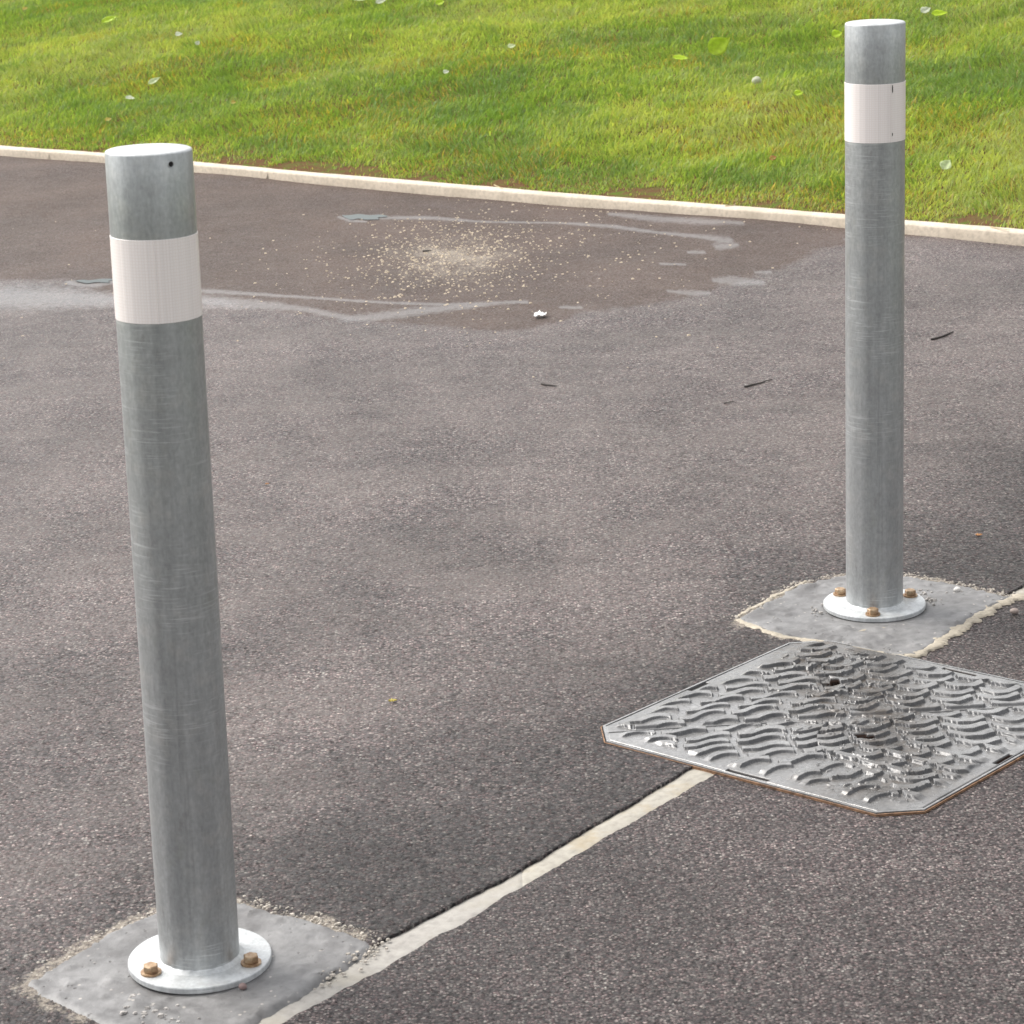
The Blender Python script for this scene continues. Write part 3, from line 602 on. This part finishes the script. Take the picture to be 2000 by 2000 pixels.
def flat_leaf(name, x, y, z, ln, wd, rz, tilt, mat, label, cat, group=None, curl=.25, lobes=0):
    n, m = 13, 7; V = []
    for i in range(n):
        t_ = i/(n-1); ww = wd*(math.sin(math.pi*min(1, t_**.72)) ** 1.05*1.08+.02)*(1+lobes*.3*math.sin(t_*20))
        for j in range(m):
            s_ = (j/(m-1)-.5); V.append(((t_-.5)*ln, s_*ww, curl*ln*((t_-.5)**2)+abs(s_)*ww*.35+.0015*math.sin(i*1.7+j)))
    o = npmesh(name, V, grid_quads(n, m)[:, ::-1], mat=mat)
    sol = o.modifiers.new('s', 'SOLIDIFY'); sol.thickness = .0006
    o.rotation_euler = (Matrix.Rotation(tilt[0], 3, 'X') @ Matrix.Rotation(rz, 3, 'Z')).to_euler(); o.location = (x, y, z); tag(o, label, cat, group); return o
Lg = leaf_mat('fresh_leaf', (.46, .62, .02)); Lp = leaf_mat('pale_leaf', (.58, .66, .36)); Ly = leaf_mat('yellow_leaf', (.50, .40, .05)); Lo = leaf_mat('orange_leaf', (.50, .24, .08)); Lf = leaf_mat('white_leaf', (.58, .62, .46))
def lawn_pt(px, py):      # where a line of sight meets the lawn slope
    d = (px-1000)/F*rt-(py-1000)/F*up+fw; t_ = 8.5
    while t_ < 40:
        P = np.array([0, 0, CH])+d*t_
        if P[1] > lawn_edge(P[0]) and P[2] < lawn_z(P[0], P[1])+.022: break
        t_ += .02
    return P
GL = 'leaves lying on the lawn'
for px, py, ln, wd, rz, tl, m, nm, lab in [
    (1405, 112, .135, .095, .6, (1.15, 0), Lg, 'broad_leaf', 'largest bright green leaf standing out of the lawn, left of the farther bollard'),
    (1635, 80, .06, .05, .3, (.8, 0), Lg, 'broad_leaf', 'bright green leaf in the lawn touching the left side of the farther bollard top'),
    (1808, 32, .065, .045, .5, (.7, .2), Lf, 'broad_leaf', 'silvery white leaf on the lawn to the right of the farther bollard top'),
    (1848, 338, .060, .045, .9, (.8, .3), Lp, 'broad_leaf', 'yellow-green leaf low on the lawn right of the farther bollard'),
    (1835, 38, .09, .045, .1, (.6, 0), Lg, 'broad_leaf', 'green leaf beside the silvery leaf right of the farther bollard'),
    (215, 48, .12, .05, .5, (.7, 0), Lg, 'broad_leaf', 'long green leaf near the top left corner of the lawn'),
    (702, 8, .09, .05, -.4, (.8, 0), Lp, 'broad_leaf', 'pale leaf at the top edge of the lawn, left of the middle'),
    (745, 12, .08, .04, .4, (.7, 0), Lf, 'broad_leaf', 'whitish narrow leaf at the top edge of the lawn, left of the middle'),
    (860, 16, .06, .05, .3, (.8, 0), Lg, 'broad_leaf', 'yellow-green round leaf at the top edge of the lawn near the middle'),
    (350, 76, .05, .04, .2, (.6, .2), Lf, 'broad_leaf', 'small whitish leaf lying on the lawn above the nearer bollard'),
    (387, 93, .035, .03, 1., (.9, .2), Lf, 'broad_leaf', 'tiny white curled leaf on the lawn above the nearer bollard'),
    (302, 168, .085, .035, .6, (.8, 0), Lp, 'broad_leaf', 'pale pointed leaf standing on the lawn just above the nearer bollard'),
    (255, 200, .06, .03, -.3, (.5, 0), Lf, 'broad_leaf', 'dull white leaf lying flat on the lawn just above the nearer bollard'),
    (212, 242, .04, .025, .2, (.6, 0), Ly, 'fallen_leaf', 'small orange-yellow leaf on the lawn left above the nearer bollard'),
    (457, 209, .03, .025, .2, (.8, 0), Ly, 'fallen_leaf', 'small yellow leaf on the lawn right of the nearer bollard top'),
    (872, 150, .035, .03, .4, (.6, 0), Lf, 'broad_leaf', 'small whitish leaf in the middle of the lawn'),
    (1000, 100, .05, .035, .4, (.6, 0), Lp, 'broad_leaf', 'faint pale leaf near the top middle of the lawn'),
    (1560, 194, .045, .035, .2, (.7, 0), Lg, 'broad_leaf', 'small bright green leaf left of the white band of the farther bollard'),
    (1510, 320, .035, .025, .5, (.7, 0), Lo, 'fallen_leaf', 'small orange leaf low on the lawn left of the farther bollard'),
    (50, 24, .045, .03, .5, (.7, 0), Ly, 'fallen_leaf', 'yellow leaf in the top left corner of the lawn'),
    (1330, 124, .09, .04, -.2, (.5, 0), Lg, 'broad_leaf', 'flat green leaf beside the largest bright leaf on the lawn')]:
    P = lawn_pt(px, py); flat_leaf(nm, P[0], P[1], P[2]+.016+.5*wd*math.sin(tl[0]), ln, wd, rz, tl, m, lab, 'leaf', GL)
# pale oval pebble on the lawn
def pebble(name, x, y, z, r, mat, label, cat, rz=0):
    bm = bmesh.new(); bmesh.ops.create_icosphere(bm, subdivisions=3, radius=1)
    for v_ in bm.verts:
        k = 1+.12*(float(vnoise(v_.co.x*2+5, v_.co.y*2+v_.co.z, 7))-.5); v_.co = Vector((v_.co.x*r[0]*k, v_.co.y*r[1]*k, v_.co.z*r[2]*k))
    me = bpy.data.meshes.new(name); bm.to_mesh(me); bm.free(); me.polygons.foreach_set('use_smooth', [True]*len(me.polygons)); me.materials.append(mat)
    o = bpy.data.objects.new(name, me); C.objects.link(o); o.location = (x, y, z); o.rotation_euler.z = rz; tag(o, label, cat); return o
P = lawn_pt(1478, 163); pebble('pebble', P[0], P[1], P[2]+.012, (.024, .022, .022), plain_mat('pale_stone', (.42, .43, .30), .7), 'pale oval pebble on the lawn between the largest leaf and the farther bollard', 'pebble')
# white crumpled wrapper on the tarmac
wx, wy = gp(1055, 626); bm = bmesh.new(); bmesh.ops.create_grid(bm, x_segments=10, y_segments=8, size=1)
for v_ in bm.verts:
    n1, n2 = float(vnoise(v_.co.x*2.3+4, v_.co.y*2.3, 3)), float(vnoise(v_.co.x*4, v_.co.y*4+2, 8))
    v_.co = Vector((v_.co.x*.019*(1+.5*(n2-.5)), v_.co.y*.024*(.7+.6*n1), .003+.012*n1*(1-.5*abs(v_.co.x))+.008*n2))
me = bpy.data.meshes.new('paper_scrap'); bm.to_mesh(me); bm.free(); me.materials.append(plain_mat('white_paper', (.85, .85, .84), .6))
o = bpy.data.objects.new('paper_scrap', me); C.objects.link(o); o.location = (wx, wy, tz(wx, wy)); o.modifiers.new('s', 'SOLIDIFY').thickness = .0004
tag(o, 'small crumpled white paper scrap on the tarmac at the edge of the silt', 'paper')
def twig(pts, rad, mat, label, name='twig', cat='twig', group=None, base=None):
    V = []; n = 7; P = [Vector(p) for p in pts]; o0 = P[0].copy()
    for i, p in enumerate(P):
        d = (P[min(i+1, len(P)-1)]-P[max(i-1, 0)]).normalized(); s_ = d.cross(Vector((0, 0, 1))).normalized(); u_ = s_.cross(d)
        r_ = rad*(1-.5*i/(len(P)-1))
        for j in range(n): a = 6.283*j/n; V.append(p-o0+s_*r_*math.cos(a)+u_*r_*math.sin(a))
    q = [(i*n+j, i*n+(j+1) % n, (i+1)*n+(j+1) % n, (i+1)*n+j) for i in range(len(P)-1) for j in range(n)]
    o = npmesh(name, V, q, mat=mat); o.location = o0; tag(o, label, cat, group); return o
tw = plain_mat('dark_twig', (.05, .042, .038), .8); straw = plain_mat('straw', (.52, .42, .24), .7)
def gline(pts, dz=.003):
    r_ = []
    for a, b in pts: x, y = gp(a, b); r_.append((x, y, tz(x, y)+dz))
    return r_
TG = 'dark twigs on the tarmac'
twig(gline([(1058, 753), (1066, 755), (1076, 756), (1088, 757)]), .0035, tw, 'short straight dark twig on the tarmac below the paper scrap', group=TG)
twig(gline([(1455, 757), (1470, 753), (1485, 750), (1496, 746), (1508, 743)]), .003, tw, 'thin dark twig on the tarmac left of the farther bollard', group=TG)
twig(gline([(1820, 667), (1838, 662), (1850, 657), (1862, 652)]), .004, tw, 'thick dark twig on the tarmac right of the farther bollard', group=TG)
twig(gline([(1415, 787), (1425, 784), (1434, 783)]), .002, tw, 'tiny dark twig on the tarmac left of the farther bollard below the thin one', group=TG)
twig(gline([(826, 493), (836, 492), (842, 491)]), .0035, tw, 'dark twig bit lying in the pale grit', group=TG)
for pts, lab in [([(1416, 403), (1432, 402), (1440, 397), (1448, 390)], 'curved dry straw lying on the lawn kerb left of the farther bollard'),
                 ([(965, 362), (974, 366), (982, 369)], 'short dry straw on the lawn kerb in the middle'),
                 ([(1935, 444), (1950, 447), (1972, 450)], 'dry straw on the kerb right of the farther bollard')]:
    L = []
    for a, b in pts: x, y = gp(a, b, .05); L.append((x, y, .052))
    twig(L, .0022, straw, lab, 'straw', 'straw', 'dry straws along the kerb')
GF = 'small leaf flakes on the tarmac'
for px, py, ln, m, lab in [(1912, 1051, .016, Lo, 'orange leaf flake on the tarmac right of the farther bollard'), (522, 947, .010, Lo, 'tiny orange leaf flake on the tarmac right of the nearer bollard'),
    (768, 1377, .016, Ly, 'yellow leaf flake on the tarmac between the bollards')]:
    x, y = gp(px, py); flat_leaf('leaf_flake', x, y, tz(x, y)+.003, ln, ln*.55, .2, (.1, 0), m, lab, 'leaf', GF)
x, y = gp(1981, 1201); pebble('pebble', x, y, .008, (.009, .008, .006), plain_mat('brown_stone', (.30, .24, .21), .6), 'round brownish pebble on the tarmac at the right edge, by the farther pad', 'pebble')
x, y = gp(475, 1938); pebble('pebble', x, y, .009, (.006, .005, .005), plain_mat('red_stone', (.22, .15, .14), .6), 'small reddish pebble against the base plate of the nearer bollard', 'pebble')
x, y = gp(1870, 1160); pebble('pebble', x, y, .009, (.008, .007, .006), plain_mat('white_stone', (.55, .53, .50), .6), 'chipped pale pebble on the farther concrete pad, right of the bollard', 'pebble')
# mortar crumbs round the pads
crumbs = plain_mat('crumb_stone', (.42, .38, .33), .85, 0, .4, 200)
EP = []
for poly, rngs in ((PADL, range(0, 11)), (PADR, range(0, 8))):
    for k in rngs:
        a, b = poly[k], poly[(k+1) % len(poly)]
        for t_ in np.arange(0, 1, .006/np.hypot(*(b-a))): EP.append(a+(b-a)*t_)
def cpos():
    p = random.choice(EP); return p[0]+random.gauss(0, .010), p[1]+random.gauss(.004, .010), .004
tag(chips(700, cpos, .0026, crumbs, 'mortar_crumbs'), 'mortar crumbs strewn round the edges of the concrete pads', None, None, 'stuff')
def cpos2():
    c_ = random.choice([gp(300, 1985), gp(345, 1995), gp(262, 1965), gp(1810, 1173), gp(1790, 1165), gp(1600, 1200), gp(1868, 1158)]); return c_[0]+random.gauss(0, .013), c_[1]+random.gauss(0, .020), .0065
tag(chips(85, cpos2, .0036, plain_mat('broken_concrete', (.33, .31, .29), .7, 0, .5, 200), 'concrete_rubble'), 'loose broken bits of concrete on the pads beside the base plates', None, None, 'stuff')
# little puddles
T = NT('puddle_water'); T.bs(Base_Color=(.018, .032, .028), Roughness=.08, Normal=T.bump(T.noise(30, 2), .0006)); T.b.inputs['IOR'].default_value = 1.10  # dark teal base colour stands in for a reflection of dark surroundings
for pts in ([(668, 422), (683, 421), (700, 419), (722, 421), (745, 420), (757, 424), (738, 426), (741, 429), (715, 430), (700, 428), (684, 430)], [(148, 553), (165, 551), (176, 552), (200, 549), (226, 550), (212, 554), (215, 557), (188, 556), (170, 558)]):
    P = [gp(*p) for p in pts]; zc = max(tz(*p) for p in P)+.0015; bm = bmesh.new()
    Pn = []
    for k in range(len(P)):
        for t_ in np.linspace(0, 1, 8, endpoint=False):
            a = P[k-1]*(1-t_)**3/6; p0, p1, p2, p3 = P[k-1], P[k], P[(k+1) % len(P)], P[(k+2) % len(P)]
            Pn.append(.5*((2*p1)+(-p0+p2)*t_+(2*p0-5*p1+4*p2-p3)*t_**2+(-p0+3*p1-3*p2+p3)*t_**3))
    bm.faces.new([bm.verts.new((*p, zc)) for p in Pn]); bmesh.ops.triangulate(bm, faces=bm.faces); me = bpy.data.meshes.new('puddle'); bm.to_mesh(me); bm.free(); me.materials.append(T.m)
    o = bpy.data.objects.new('puddle', me); C.objects.link(o); tag(o, kind='structure')
